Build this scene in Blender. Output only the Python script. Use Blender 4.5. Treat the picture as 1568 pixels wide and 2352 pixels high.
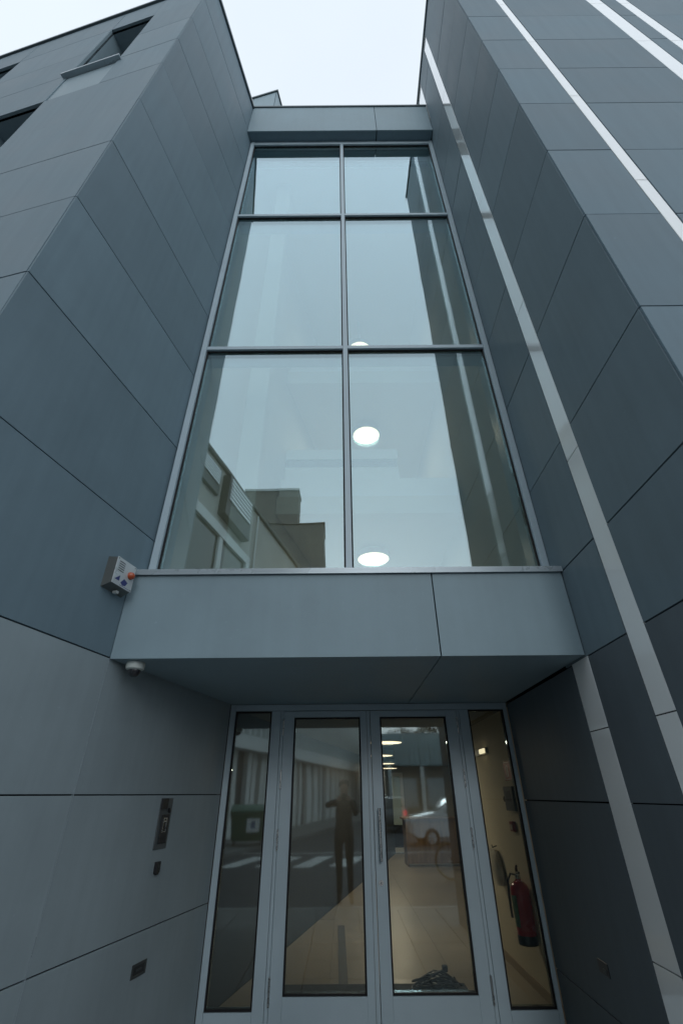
import bpy, bmesh, math, random
from mathutils import Vector, Matrix
for o in list(bpy.data.objects): bpy.data.objects.remove(o)
scene = bpy.context.scene
C = scene.collection
R = math.radians
random.seed(7)

# ------------------------------------------------------------------ camera
cam_data = bpy.data.cameras.new('camera'); cam = bpy.data.objects.new('camera', cam_data); C.objects.link(cam)
F_PX, CX, CY = 1035.0, 784.0, 1176.0
zen = Vector((770 - CX, -473 - CY, F_PX)).normalized()        # world up seen in the lens frame
fwd = Vector((0, 0, 1)); hor = (fwd - zen * fwd.dot(zen)).normalized(); rgt = hor.cross(zen)
rows = (rgt, hor, zen)
ax = [Vector([r[i] for r in rows]) for i in range(3)]
M4 = Matrix(((ax[0].x, -ax[1].x, -ax[2].x, 0), (ax[0].y, -ax[1].y, -ax[2].y, 0), (ax[0].z, -ax[1].z, -ax[2].z, 1.5), (0, 0, 0, 1)))
cam.matrix_world = M4
cam_data.sensor_fit = 'VERTICAL'; cam_data.sensor_height = 36.0; cam_data.lens = 36.0 * F_PX / 2352.0
cam_data.clip_start = 0.03; cam_data.clip_end = 3000
scene.camera = cam

# ------------------------------------------------------------------ sky, sun, exposure
SUN_EL, SUN_AZ = R(16.5), R(179)      # azimuth from +Y towards +X: behind the camera, to the right
world = bpy.data.worlds.new('World'); scene.world = world; world.use_nodes = True
wt = world.node_tree; wt.nodes.clear()
def wn(t): return wt.nodes.new(t)
sky = wn('ShaderNodeTexSky'); sky.sky_type = 'NISHITA'; sky.sun_disc = False
sky.sun_elevation = SUN_EL; sky.sun_rotation = SUN_AZ; sky.dust_density = 4; sky.air_density = 1.0
hs = wn('ShaderNodeHueSaturation'); hs.inputs['Saturation'].default_value = 0.35
wt.links.new(sky.outputs[0], hs.inputs['Color'])
tc = wn('ShaderNodeTexCoord'); nz = wn('ShaderNodeTexNoise'); nz.inputs['Scale'].default_value = 1.6; nz.inputs['Detail'].default_value = 4
wt.links.new(tc.outputs['Generated'], nz.inputs['Vector'])
cr = wn('ShaderNodeValToRGB'); cr.color_ramp.elements[0].position = 0.3; cr.color_ramp.elements[1].position = 0.7
cr.color_ramp.elements[0].color = (8.6, 9.6, 10.6, 1); cr.color_ramp.elements[1].color = (9.4, 10.4, 11.4, 1)
wt.links.new(nz.outputs['Fac'], cr.inputs['Fac'])
mx = wn('ShaderNodeMix'); mx.data_type = 'RGBA'; mx.inputs['Factor'].default_value = 0.9
wt.links.new(hs.outputs[0], mx.inputs[6]); wt.links.new(cr.outputs[0], mx.inputs[7])
bg = wn('ShaderNodeBackground'); bg.inputs['Strength'].default_value = 0.104
wt.links.new(mx.outputs[2], bg.inputs['Color'])
wo = wn('ShaderNodeOutputWorld'); wt.links.new(bg.outputs[0], wo.inputs[0])
sd = bpy.data.lights.new('sun', 'SUN'); sd.energy = 0.6; sd.angle = R(12); sd.color = (0.95, 0.98, 1.0)
so = bpy.data.objects.new('sun', sd); C.objects.link(so)
sdir = Vector((math.sin(SUN_AZ) * math.cos(SUN_EL), math.cos(SUN_AZ) * math.cos(SUN_EL), math.sin(SUN_EL)))
so.rotation_euler = (-sdir).to_track_quat('-Z', 'Y').to_euler(); so.location = (8, -8, 30)
vs = scene.view_settings; vs.view_transform = 'Standard'; vs.look = 'None'; vs.exposure = 0.0; vs.gamma = 1.0; vs.use_curve_mapping = False
try:
    scene.cycles.max_bounces = 8; scene.cycles.transparent_max_bounces = 16; scene.cycles.glossy_bounces = 4
    scene.cycles.sample_clamp_indirect = 6
except Exception: pass

# ------------------------------------------------------------------ materials
MATS = {}
def nodes_of(name):
    m = bpy.data.materials.new(name); m.use_nodes = True
    nt = m.node_tree; b = nt.nodes['Principled BSDF']
    return m, nt, b
def base_mat(name, col, rough=0.5, metal=0.0, spec=0.5, var=0.06, scale=6.0, bump=0.0, bscale=80.0, objvar=0.0, coat=0.0, stretch=None, specks=0.0, coat_rough=0.03, streak=0.0):
    if name in MATS: return MATS[name]
    m, nt, b = nodes_of(name); N = nt.nodes.new; L = nt.links.new
    tc = N('ShaderNodeTexCoord'); oi = N('ShaderNodeObjectInfo')
    mul = N('ShaderNodeMath'); mul.operation = 'MULTIPLY'; mul.inputs[1].default_value = 57.0; L(oi.outputs['Random'], mul.inputs[0])
    add = N('ShaderNodeVectorMath'); add.operation = 'ADD'; L(tc.outputs['Object'], add.inputs[0]); L(mul.outputs[0], add.inputs[1])
    vec = add.outputs[0]
    if stretch:
        mp = N('ShaderNodeMapping'); mp.inputs['Scale'].default_value = stretch; L(vec, mp.inputs['Vector']); vec2 = mp.outputs[0]
    else: vec2 = vec
    n1 = N('ShaderNodeTexNoise'); n1.inputs['Scale'].default_value = scale; n1.inputs['Detail'].default_value = 6; n1.inputs['Roughness'].default_value = 0.6; L(vec2, n1.inputs['Vector'])
    mr = N('ShaderNodeMapRange'); mr.inputs[1].default_value = 0.3; mr.inputs[2].default_value = 0.7; mr.inputs[3].default_value = 1 - var; mr.inputs[4].default_value = 1 + var; L(n1.outputs['Fac'], mr.inputs[0])
    fac = mr.outputs[0]
    if objvar:
        mo = N('ShaderNodeMapRange'); mo.inputs[3].default_value = 1 - objvar; mo.inputs[4].default_value = 1 + objvar; L(oi.outputs['Random'], mo.inputs[0])
        mm = N('ShaderNodeMath'); mm.operation = 'MULTIPLY'; L(fac, mm.inputs[0]); L(mo.outputs[0], mm.inputs[1]); fac = mm.outputs[0]
    if streak:                                                # faint vertical rain runs
        ms = N('ShaderNodeMapping'); ms.inputs['Scale'].default_value = (9, 9, 0.55); L(vec, ms.inputs['Vector'])
        ns = N('ShaderNodeTexNoise'); ns.inputs['Scale'].default_value = 1.6; ns.inputs['Detail'].default_value = 5; L(ms.outputs[0], ns.inputs['Vector'])
        sm_ = N('ShaderNodeMapRange'); sm_.inputs[1].default_value = 0.3; sm_.inputs[2].default_value = 0.75; sm_.inputs[3].default_value = 1 - streak; sm_.inputs[4].default_value = 1 + streak; L(ns.outputs['Fac'], sm_.inputs[0])
        mm = N('ShaderNodeMath'); mm.operation = 'MULTIPLY'; L(fac, mm.inputs[0]); L(sm_.outputs[0], mm.inputs[1]); fac = mm.outputs[0]
    if specks:
        v = N('ShaderNodeTexNoise'); v.inputs['Scale'].default_value = 22; v.inputs['Detail'].default_value = 2; L(vec, v.inputs['Vector'])
        sr = N('ShaderNodeMapRange'); sr.inputs[1].default_value = 0.73; sr.inputs[2].default_value = 0.78; sr.inputs[3].default_value = 1.0; sr.inputs[4].default_value = 1 + specks; L(v.outputs['Fac'], sr.inputs[0])
        mm = N('ShaderNodeMath'); mm.operation = 'MULTIPLY'; L(fac, mm.inputs[0]); L(sr.outputs[0], mm.inputs[1]); fac = mm.outputs[0]
    vm = N('ShaderNodeVectorMath'); vm.operation = 'SCALE'; vm.inputs[0].default_value = col; L(fac, vm.inputs['Scale'])
    L(vm.outputs[0], b.inputs['Base Color'])
    b.inputs['Metallic'].default_value = metal; b.inputs['Specular IOR Level'].default_value = spec
    rr = N('ShaderNodeMapRange'); rr.inputs[1].default_value = 0.3; rr.inputs[2].default_value = 0.7; rr.inputs[3].default_value = max(0, rough - 0.05); rr.inputs[4].default_value = min(1, rough + 0.05); L(n1.outputs['Fac'], rr.inputs[0]); L(rr.outputs[0], b.inputs['Roughness'])
    if coat: b.inputs['Coat Weight'].default_value = coat; b.inputs['Coat Roughness'].default_value = coat_rough
    if bump:
        n2 = N('ShaderNodeTexNoise'); n2.inputs['Scale'].default_value = bscale; n2.inputs['Detail'].default_value = 4; L(vec, n2.inputs['Vector'])
        bp = N('ShaderNodeBump'); bp.inputs['Strength'].default_value = bump; bp.inputs['Distance'].default_value = 0.002; L(n2.outputs['Fac'], bp.inputs['Height']); L(bp.outputs[0], b.inputs['Normal'])
    MATS[name] = m; return m
def emit_mat(name, col, strength):
    m, nt, b = nodes_of(name)
    b.inputs['Base Color'].default_value = (*[min(1, c) * .8 for c in col], 1)
    b.inputs['Emission Color'].default_value = (*col, 1); b.inputs['Emission Strength'].default_value = strength
    MATS[name] = m; return m
def glass_mat(name, tint, r0, power, rough=0.0):
    m = bpy.data.materials.new(name); m.use_nodes = True; nt = m.node_tree; nt.nodes.clear(); N = nt.nodes.new; L = nt.links.new
    out = N('ShaderNodeOutputMaterial'); mix = N('ShaderNodeMixShader'); tr = N('ShaderNodeBsdfTransparent'); gl = N('ShaderNodeBsdfGlossy')
    tr.inputs[0].default_value = (*tint, 1); gl.inputs['Roughness'].default_value = rough; gl.inputs['Color'].default_value = (0.76, 0.93, 1.0, 1)
    lw = N('ShaderNodeLayerWeight'); lw.inputs['Blend'].default_value = 0.5
    pw = N('ShaderNodeMath'); pw.operation = 'POWER'; pw.inputs[1].default_value = power; L(lw.outputs['Facing'], pw.inputs[0])
    ma = N('ShaderNodeMath'); ma.operation = 'MULTIPLY_ADD'; ma.inputs[1].default_value = 1 - r0; ma.inputs[2].default_value = r0; ma.use_clamp = True; L(pw.outputs[0], ma.inputs[0])
    # float glass is never perfectly flat: a very faint large ripple
    tc = N('ShaderNodeTexCoord'); nz = N('ShaderNodeTexNoise'); nz.inputs['Scale'].default_value = 1.3; nz.inputs['Detail'].default_value = 1; L(tc.outputs['Object'], nz.inputs['Vector'])
    bp = N('ShaderNodeBump'); bp.inputs['Strength'].default_value = 0.25; bp.inputs['Distance'].default_value = 0.006; L(nz.outputs['Fac'], bp.inputs['Height']); L(bp.outputs[0], gl.inputs['Normal'])
    L(ma.outputs[0], mix.inputs[0]); L(tr.outputs[0], mix.inputs[1]); L(gl.outputs[0], mix.inputs[2]); L(mix.outputs[0], out.inputs[0])
    MATS[name] = m; return m

PANEL = base_mat('fibre_cement_panel_light_lifted', (0.176, 0.250, 0.294), 0.55, spec=0.28, streak=0.045, var=0.075, scale=1.7, objvar=0.06, bump=0.12, bscale=220, specks=0.12)  # base colour raised to make up for weaker light on the left facade
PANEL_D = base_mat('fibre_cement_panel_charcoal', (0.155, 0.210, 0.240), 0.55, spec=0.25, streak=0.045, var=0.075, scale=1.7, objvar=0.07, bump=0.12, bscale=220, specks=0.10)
PANEL_L = base_mat('fibre_cement_panel_pale', (0.280, 0.378, 0.425), 0.52, spec=0.3, streak=0.025, var=0.07, scale=1.7, objvar=0.03, bump=0.12, bscale=220, specks=0.15)
PANEL_R = base_mat('fibre_cement_panel_unlifted', (0.140, 0.206, 0.247), 0.55, spec=0.28, streak=0.045, var=0.08, scale=1.7, objvar=0.08, bump=0.12, bscale=220, specks=0.12)  # right front, without the light lift painted into the left panels
PANEL_LL = base_mat('fibre_cement_panel_plinth', (0.310, 0.375, 0.402), 0.5, spec=0.3, streak=0.035, var=0.08, scale=1.7, objvar=0.03, bump=0.12, bscale=220, specks=0.15)
PANEL_DD = base_mat('fibre_cement_panel_shade_tone', (0.112, 0.138, 0.154), 0.55, spec=0.25, streak=0.04, var=0.08, scale=1.7, objvar=0.05, bump=0.12, bscale=220, specks=0.12)  # lower right rows: shade down the wall put into a darker base colour
BACK = base_mat('black_membrane', (0.012, 0.013, 0.015), 0.8, spec=0.1)
STRIP = base_mat('white_enamelled_glass', (0.90, 0.93, 0.92), 0.10, spec=0.7, var=0.02, scale=2, coat=1.0, objvar=0.03)
FRAME = base_mat('grey_coated_aluminium', (0.46, 0.57, 0.63), 0.38, metal=0.0, spec=0.6, var=0.03, scale=3)
SILLM = base_mat('pale_folded_metal', (0.40, 0.47, 0.51), 0.3, metal=0.25, var=0.04, scale=2)
GASKET = base_mat('black_rubber', (0.012, 0.012, 0.014), 0.6, spec=0.3)
COPING = base_mat('dark_coping_metal', (0.12, 0.15, 0.16), 0.35, metal=0.5)
STEEL = base_mat('brushed_steel', (0.62, 0.63, 0.63), 0.28, metal=1.0, var=0.05, scale=30)
DSTEEL = base_mat('dull_steel', (0.10, 0.11, 0.11), 0.45, metal=0.6)
BLACKP = base_mat('black_plastic', (0.02, 0.02, 0.022), 0.35)
WHITEP = base_mat('white_plastic', (0.72, 0.74, 0.72), 0.4, var=0.03)
GLASS = glass_mat('coated_double_glazing', (0.86, 0.92, 0.90), 0.275, 2.7)
DGLASS = glass_mat('door_glazing', (0.88, 0.90, 0.86), 0.14, 4.5, 0.03)
DARKGL = base_mat('dark_window_glass', (0.015, 0.018, 0.02), 0.03, spec=1.0, var=0.0)
INWALL = base_mat('white_plaster', (0.66, 0.645, 0.57), 0.85, spec=0.2, var=0.03, scale=1.5)
CREAM = base_mat('cream_plaster', (0.68, 0.62, 0.49), 0.8, spec=0.25, var=0.04, scale=1.5)
INDARK = base_mat('slate_interior_wall', (0.06, 0.07, 0.085), 0.6, var=0.06, scale=2)
CEIL = base_mat('grey_ceiling', (0.22, 0.22, 0.20), 0.9, spec=0.2)
TILE = base_mat('sand_floor_tile', (0.38, 0.335, 0.27), 0.35, var=0.08, scale=3.5, objvar=0.05)
LAMP = emit_mat('lamp_diffuser', (1.0, 0.82, 0.58), 2.3)

# ------------------------------------------------------------------ object helpers
WORG = {}
def empty(name, loc=(0, 0, 0), label=None, cat=None, group=None, kind=None):
    o = bpy.data.objects.new(name, None); o.empty_display_size = 0.1; C.objects.link(o); o.location = loc; WORG[o.name] = Vector(loc)
    tag(o, label, cat, group, kind); return o
def tag(o, label=None, cat=None, group=None, kind=None):
    if label: o['label'] = label
    if cat: o['category'] = cat
    if group: o['group'] = group
    if kind: o['kind'] = kind
    return o
def mesh_obj(name, bm, mat, parent=None, smooth=False):
    bmesh.ops.recalc_face_normals(bm, faces=bm.faces)
    lo = Vector((min(v.co[i] for v in bm.verts) for i in range(3))); hi = Vector((max(v.co[i] for v in bm.verts) for i in range(3)))
    c = (lo + hi) / 2
    if parent is None: c.z = lo.z
    for v in bm.verts: v.co -= c
    me = bpy.data.meshes.new(name); bm.to_mesh(me); bm.free()
    me.materials.append(mat)
    if smooth:
        for p in me.polygons: p.use_smooth = True
        try: me.set_sharp_from_angle(angle=R(40))
        except Exception: pass
    o = bpy.data.objects.new(name, me); C.objects.link(o)
    if parent is not None:
        o.parent = parent; o.location = c - WORG[parent.name]
    else: o.location = c
    WORG[o.name] = c; return o
class FR:                                                       # a wall frame: s along, n outward, z up
    def __init__(s, o, sd, nd): s.o = Vector(o); s.s = Vector(sd).normalized(); s.n = Vector(nd).normalized()
    def __call__(s, a, n, z): return s.o + s.s * a + s.n * n + Vector((0, 0, z))
WORLDF = FR((0, 0, 0), (1, 0, 0), (0, 1, 0))
def bm_box(bm, fr, a0, a1, n0, n1, z0, z1, bev=0.0):
    vs_ = [bm.verts.new(fr(a, n, z)) for z in (z0, z1) for n in (n0, n1) for a in (a0, a1)]
    fs = [bm.faces.new([vs_[i] for i in q]) for q in ((0, 1, 3, 2), (4, 6, 7, 5), (0, 4, 5, 1), (2, 3, 7, 6), (0, 2, 6, 4), (1, 5, 7, 3))]
    if bev: bmesh.ops.bevel(bm, geom=list({e for f in fs for e in f.edges}), offset=bev, segments=1, affect='EDGES')
def box(name, fr, a0, a1, n0, n1, z0, z1, mat, parent=None, bev=0.0):
    bm = bmesh.new(); bm_box(bm, fr, a0, a1, n0, n1, z0, z1, bev); return mesh_obj(name, bm, mat, parent)
def boxes(name, lst, mat, parent=None, bev=0.0):
    bm = bmesh.new()
    for fr, *b in lst: bm_box(bm, fr, *b, bev)
    return mesh_obj(name, bm, mat, parent)
def bm_prism(bm, poly, z0, z1):
    a = [bm.verts.new((*p, z0)) for p in poly]; b = [bm.verts.new((*p, z1)) for p in poly]; n = len(poly)
    bm.faces.new(a[::-1]); bm.faces.new(b)
    for i in range(n): bm.faces.new((a[i], a[(i + 1) % n], b[(i + 1) % n], b[i]))
def prism(name, poly, z0, z1, mat, parent=None, bev=0.0):
    bm = bmesh.new(); bm_prism(bm, poly, z0, z1)
    if bev: bmesh.ops.bevel(bm, geom=list(bm.edges), offset=bev, segments=1, affect='EDGES')
    return mesh_obj(name, bm, mat, parent)
def bm_lathe(bm, prof, c=(0, 0, 0), seg=24, axis='z', fr=None):
    c = Vector(c); rings = []
    for r, h in prof:
        ring = []
        for k in range(seg):
            a = 2 * math.pi * k / seg; x, y = r * math.cos(a), r * math.sin(a)
            p = {'z': Vector((x, y, h)), 'y': Vector((x, h, y)), 'x': Vector((h, x, y))}[axis] if fr is None else fr[0] * x + fr[1] * y + fr[2] * h
            ring.append(bm.verts.new(c + p))
        rings.append(ring)
    for i in range(len(rings) - 1):
        for k in range(seg):
            bm.faces.new((rings[i][k], rings[i][(k + 1) % seg], rings[i + 1][(k + 1) % seg], rings[i + 1][k]))
    bm.faces.new(rings[0]); bm.faces.new(rings[-1])
def lathe(name, prof, c, mat, parent=None, seg=24, axis='z', fr=None):
    bm = bmesh.new(); bm_lathe(bm, prof, c, seg, axis, fr); return mesh_obj(name, bm, mat, parent, True)
def bm_tube(bm, pts, r, seg=8):
    pts = [Vector(p) for p in pts]; rings = []
    for i, p in enumerate(pts):
        t = (pts[min(i + 1, len(pts) - 1)] - pts[max(i - 1, 0)]).normalized()
        u = t.cross(Vector((0, 0, 1)) if abs(t.z) < 0.9 else Vector((1, 0, 0))).normalized(); w = t.cross(u)
        rr = r[i] if isinstance(r, (list, tuple)) else r
        rings.append([bm.verts.new(p + (u * math.cos(2 * math.pi * k / seg) + w * math.sin(2 * math.pi * k / seg)) * rr) for k in range(seg)])
    for i in range(len(rings) - 1):
        for k in range(seg): bm.faces.new((rings[i][k], rings[i][(k + 1) % seg], rings[i + 1][(k + 1) % seg], rings[i + 1][k]))
    bm.faces.new(rings[0]); bm.faces.new(rings[-1])
def tube(name, pts, r, mat, parent=None, seg=8):
    bm = bmesh.new(); bm_tube(bm, pts, r, seg); return mesh_obj(name, bm, mat, parent, True)

# wall frames
AL = R(12.93); DL = Vector((math.sin(AL), math.cos(AL), 0)); NL = Vector((DL.y, -DL.x, 0))
LW = FR((-1.102, 4.76, 0), DL, NL)                        # left return wall, s = 0 at the door line
AF = R(12.2); UF = Vector((-math.cos(AF), math.sin(AF), 0)); NF = Vector((-math.sin(AF), -math.cos(AF), 0))
S_COR = -3.345
LF = FR(LW(S_COR, 0, 0), UF, NF)                           # left street facade
RW = FR((1.5276, 0, 0), (0.015, 1, 0), (-1, 0.015, 0))     # right return wall, s ~ Y
RFc = FR((0, 1.415, 0), (1, 0, 0), (0, -1, 0))             # right street facade
G = 0.0035                                                 # half a joint
T = 0.014
def panel(fr, a0, a1, z0, z1, mat, parent, n=0.0, ga=G, gb=G):
    j = random.uniform(-0.0012, 0.0012); g = G + random.uniform(-0.0006, 0.0010)
    return box('panel', fr, a0 + ga, a1 - gb, n + j - T, n + j, z0 + g, z1 - g, mat, parent, 0.0012)

# ------------------------------------------------------------------ ground
ASPH = base_mat('asphalt', (0.055, 0.058, 0.064), 0.85, var=0.25, scale=3, bump=0.4, bscale=120, specks=0.4)
PAVE = base_mat('concrete_paving', (0.19, 0.19, 0.185), 0.8, var=0.12, scale=2.5, bump=0.3, bscale=90, objvar=0.05)
KERB = base_mat('granite_kerb', (0.24, 0.24, 0.235), 0.7, var=0.12, scale=12)
PAINT = base_mat('white_road_paint', (0.66, 0.66, 0.63), 0.6, var=0.12, scale=9)
tag(box('ground', WORLDF, -900, 900, -900, 900, -0.6, -0.12, ASPH), kind='structure')
tag(prism('road', [(-9, 0.28), (60, 0.28), (60, -60), (-1, -60), (-9, -10)], -0.118, -0.112, ASPH), kind='structure')
pav = tag(prism('pavement', [(-9, 0.42), (8, 0.42), (8, 4.9), (-9, 4.9)], -0.118, -0.03, PAVE), kind='structure')
for i in range(17):
    for j in range(7):
        x0, y0 = -4.6 + i * 0.6, 0.43 + j * 0.62
        if y0 + 0.6 > 4.75: continue
        box('paving_slab', WORLDF, x0 + 0.004, x0 + 0.596, y0 + 0.004, y0 + 0.616, -0.03, 0.0, PAVE, pav, 0.003)
tag(box('kerb', WORLDF, -9, 8, 0.27, 0.42, -0.118, 0.004, KERB, bev=0.012), kind='structure')

# ------------------------------------------------------------------ left building
LB = empty('left_building', (-3.5, 4.0, 0), 'dark grey panelled building with deep window recesses left of the entrance', 'building')
ZL = [0.0, 0.768, 1.51, 2.265, 3.205, 4.156, 5.10, 6.06, 7.03, 8.08, 8.97, 9.92, 10.95, 11.85]
for i in range(len(ZL) - 1):
    z0, z1 = ZL[i], ZL[i + 1]
    if z1 < 2.3:
        panel(LW, S_COR, -1.832, z0, z1, PANEL_LL, LB, gb=0.002)
        panel(LW, -1.832, -0.003, z0, z1, PANEL_LL, LB, ga=0.002)
    else:
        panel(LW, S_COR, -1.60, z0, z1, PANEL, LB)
box('corner_trim', LW, -1.834, -1.830, -T, 0.0012, 0.0, 2.262, SILLM, LB)
colsF = [0.0, 0.77, 1.46, 2.2, 3.03, 3.75, 4.6, 5.6]
wins = {1: [(8.08, 10.95)], 2: [(5.10, 8.08)], 4: [(8.08, 10.95)], 5: [(5.10, 8.08)]}
back = []
for i in range(len(ZL) - 1):
    z0, z1 = ZL[i], ZL[i + 1]
    if z1 < 5.2: row = [(0, 2), (2, 4), (4, 7)]
    elif z1 < 8.2: row = [(0, 2), (2, 3), (3, 5), (5, 6), (6, 7)]
    elif z1 < 11: row = [(0, 1), (1, 2), (2, 4), (4, 5), (5, 7)]
    else: row = [(0, 1), (1, 2), (2, 4), (4, 5), (5, 7)]
    for j, je in row:
        if any(w0 - .01 <= z0 and z1 <= w1 + .01 for w0, w1 in wins.get(j, [])): continue
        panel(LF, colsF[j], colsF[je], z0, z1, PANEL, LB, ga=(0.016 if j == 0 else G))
        back.append((LF, colsF[j] + (0.03 if j == 0 else 0), colsF[je], -0.05, -0.03, z0, z1))
back.append((LW, S_COR + 0.03, -0.02, -0.05, -0.03, 0, 2.265)); back.append((LW, S_COR + 0.03, -1.5, -0.05, -0.03, 2.265, 11.85))
boxes('backing_wall', back, BACK, LB)
for j, ws in wins.items():
    for w0, w1 in ws:
        a0, a1 = colsF[j], colsF[j + 1]
        w = box('window', LF, a0 + 0.05, a1 - 0.05, -0.36, -0.34, w0 + 0.80, w1 - 0.06, DARKGL, LB)
        boxes('frame', [(LF, a0, a0 + 0.06, -0.37, -0.31, w0 + 0.75, w1), (LF, a1 - 0.06, a1, -0.37, -0.31, w0 + 0.75, w1),
                        (LF, a0 + 0.06, a1 - 0.06, -0.37, -0.31, w0 + 0.75, w0 + 0.82), (LF, a0 + 0.06, a1 - 0.06, -0.37, -0.31, w1 - 0.07, w1)], DSTEEL, w)
        box('sill', LF, a0 - 0.05, a1 + 0.05, -0.36, 0.045, w0 + 0.79, w0 + 0.825, SILLM, w, 0.003)
        boxes('reveal', [(LF, a0 - 0.012, a0, -0.38, -0.002, w0, w1), (LF, a1, a1 + 0.012, -0.38, -0.002, w0, w1), (LF, a0, a1, -0.38, -0.002, w1, w1 + 0.012)], PANEL_L, w)
        box('spandrel_panel', LF, a0 + G, a1 - G, -0.03, -0.012, w0 + G, w0 + 0.785, PANEL_L, w, 0.001)
cw = [LW(-3.0, -0.16, 0), LW(18, -0.16, 0), LW(18, -5.5, 0), LF(5.6, -0.5, 0)]
prism('core_wall', [(p.x, p.y) for p in cw], 0, 11.8, BACK, LB)
boxes('parapet_coping', [(LF, -0.03, 5.62, -0.35, 0.03, 11.85, 11.92)], COPING, LB, 0.004)
boxes('parapet_coping', [(LW, S_COR - 0.02, 3.0, -0.35, 0.03, 11.853, 11.922)], COPING, LB, 0.004)
prism('roof_deck', [(p.x, p.y) for p in (LW(-3.2, -0.2, 0), LW(18, -0.2, 0), LW(18, -5.5, 0), LF(5.6, -0.2, 0))], 11.8, 11.84, BACK, LB)
# penthouse stair housing on the roof
pc = Vector((-1.425, 3.71, 0)); PH = FR(pc, UF, NF); PS = FR(pc, DL, NL)
ph = empty('stair_housing', (-1.9, 4.6, 11.85), 'small pale grey rooftop box peeping over the roof edge above the glazing', 'roof structure')
for k in range(2): panel(PH, 0.02 + k * 0.55, 0.02 + (k + 1) * 0.55, 11.93, 15.48, PANEL_L, ph)
for k in range(2): panel(PS, k * 0.9, (k + 1) * 0.9, 11.93, 15.48, PANEL_L, ph)
prism('core_wall', [(p.x, p.y) for p in (PH(0.03, -0.03, 0), PH(1.12, -0.03, 0), PH(1.12, -1.8, 0), PS(1.8, -0.03, 0))], 11.93, 15.47, BACK, ph)
prism('coping', [(p.x, p.y) for p in (PH(-0.03, 0.03, 0), PH(1.15, 0.03, 0), PH(1.15, -1.85, 0), PS(1.85, 0.03, 0))], 15.485, 15.54, COPING, ph)

# ------------------------------------------------------------------ right building
RB = empty('right_building', (3.8, 4.0, 0), 'charcoal panelled building with white vertical inlay strips right of the entrance', 'building')
ZR = [0.0, 0.372, 1.449, 2.243, 2.843, 3.63, 4.59, 5.55, 6.50, 7.42, 8.37, 9.33, 10.28, 11.23, 12.2, 13.05]
for i in range(len(ZR) - 1):
    z0, z1 = ZR[i], ZR[i + 1]
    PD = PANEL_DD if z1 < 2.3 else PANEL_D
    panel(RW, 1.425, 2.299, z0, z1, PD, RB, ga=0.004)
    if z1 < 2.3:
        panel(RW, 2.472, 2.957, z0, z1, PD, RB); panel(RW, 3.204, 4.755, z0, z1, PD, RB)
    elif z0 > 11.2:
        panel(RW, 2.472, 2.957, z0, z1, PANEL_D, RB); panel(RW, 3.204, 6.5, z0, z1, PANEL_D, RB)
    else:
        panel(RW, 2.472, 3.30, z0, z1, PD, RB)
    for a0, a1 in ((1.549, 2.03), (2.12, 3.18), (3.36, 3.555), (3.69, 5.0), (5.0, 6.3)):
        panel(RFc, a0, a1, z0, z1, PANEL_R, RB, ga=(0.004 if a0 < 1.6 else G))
def strip(fr, a0, a1, zs):
    for z0, z1 in zip(zs[:-1], zs[1:]): box('white_strip', fr, a0 + 0.003, a1 - 0.003, -T - 0.002, -0.002, z0 + 0.003, z1 - 0.003, STRIP, RB, 0.0012)
strip(RW, 2.299, 2.472, [0.0, 1.825, 3.445, 5.065, 7.03, 8.65, 10.27, 11.9, 13.05])
strip(RW, 2.957, 3.204, [0.0, 0.761, 1.83, 2.256]); strip(RW, 2.957, 3.204, [11.3, 13.05])
for a0, a1 in ((2.03, 2.12), (3.18, 3.36), (3.555, 3.69)): strip(RFc, a0, a1, [0, 1.825, 3.445, 5.06, 6.68, 8.30, 9.92, 11.54, 13.05])
boxes('backing_wall', [(RW, 1.46, 3.30, -0.05, -0.03, 0, 13.05), (RW, 3.30, 4.78, -0.05, -0.03, 0, 2.25), (RW, 3.30, 6.5, -0.05, -0.03, 11.3, 13.05), (RFc, 1.60, 6.3, -0.05, -0.03, 0, 13.05)], BACK, RB)
prism('core_wall', [(1.62, 1.48), (6.3, 1.48), (6.3, 7.9), (1.80, 7.9), (1.80, 3.3), (1.62, 3.3)], 0, 13.0, BACK, RB)
boxes('parapet_coping', [(RW, 1.395, 6.5, -0.35, 0.025, 13.05, 13.12)], COPING, RB, 0.004)
boxes('parapet_coping', [(RFc, 1.53, 6.3, -0.35, 0.025, 13.053, 13.122)], COPING, RB, 0.004)

# ------------------------------------------------------------------ canopy and header boxes
def lx(y): return -1.102 + math.tan(AL) * (y - 4.76)
def rx(y): return 1.5276 + 0.015 * y
CN = empty('entrance_canopy', (0, 3.8, 2.257), 'grey panelled box canopy spanning above the entrance doors', 'canopy')
YC = 2.971
for a, b in ((lx(YC) + 0.006, 0.634), (0.642, rx(YC) - 0.006)):
    box('fascia_panel', WORLDF, a, b, YC, YC + T, 2.2565, 2.852, PANEL_L, CN, 0.0012)
prism('soffit_panel', [(lx(YC) + 0.012, YC + T + 0.001), (0.634, YC + T + 0.001), (0.634, 4.755), (lx(4.755) + 0.008, 4.755)], 2.257, 2.271, PANEL_L, CN)
prism('soffit_panel', [(0.642, YC + T + 0.001), (rx(YC) - 0.01, YC + T + 0.001), (rx(4.755) - 0.01, 4.755), (0.642, 4.755)], 2.257, 2.271, PANEL_L, CN)
prism('core', [(lx(3.0) - 0.04, 3.0), (rx(3.0) + 0.03, 3.0), (1.78, 3.2), (1.78, 4.9), (lx(4.9) - 0.06, 4.9)], 2.29, 2.845, BACK, CN)
bm = bmesh.new()
bm_box(bm, WORLDF, lx(2.95) + 0.01, rx(2.95) + 0.0, 2.949, 3.16, 2.862, 2.88); bm_box(bm, WORLDF, lx(2.95) + 0.01, rx(2.95), 2.949, 2.955, 2.838, 2.8615)
mesh_obj('sill_flashing', bm, SILLM, CN)
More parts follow.
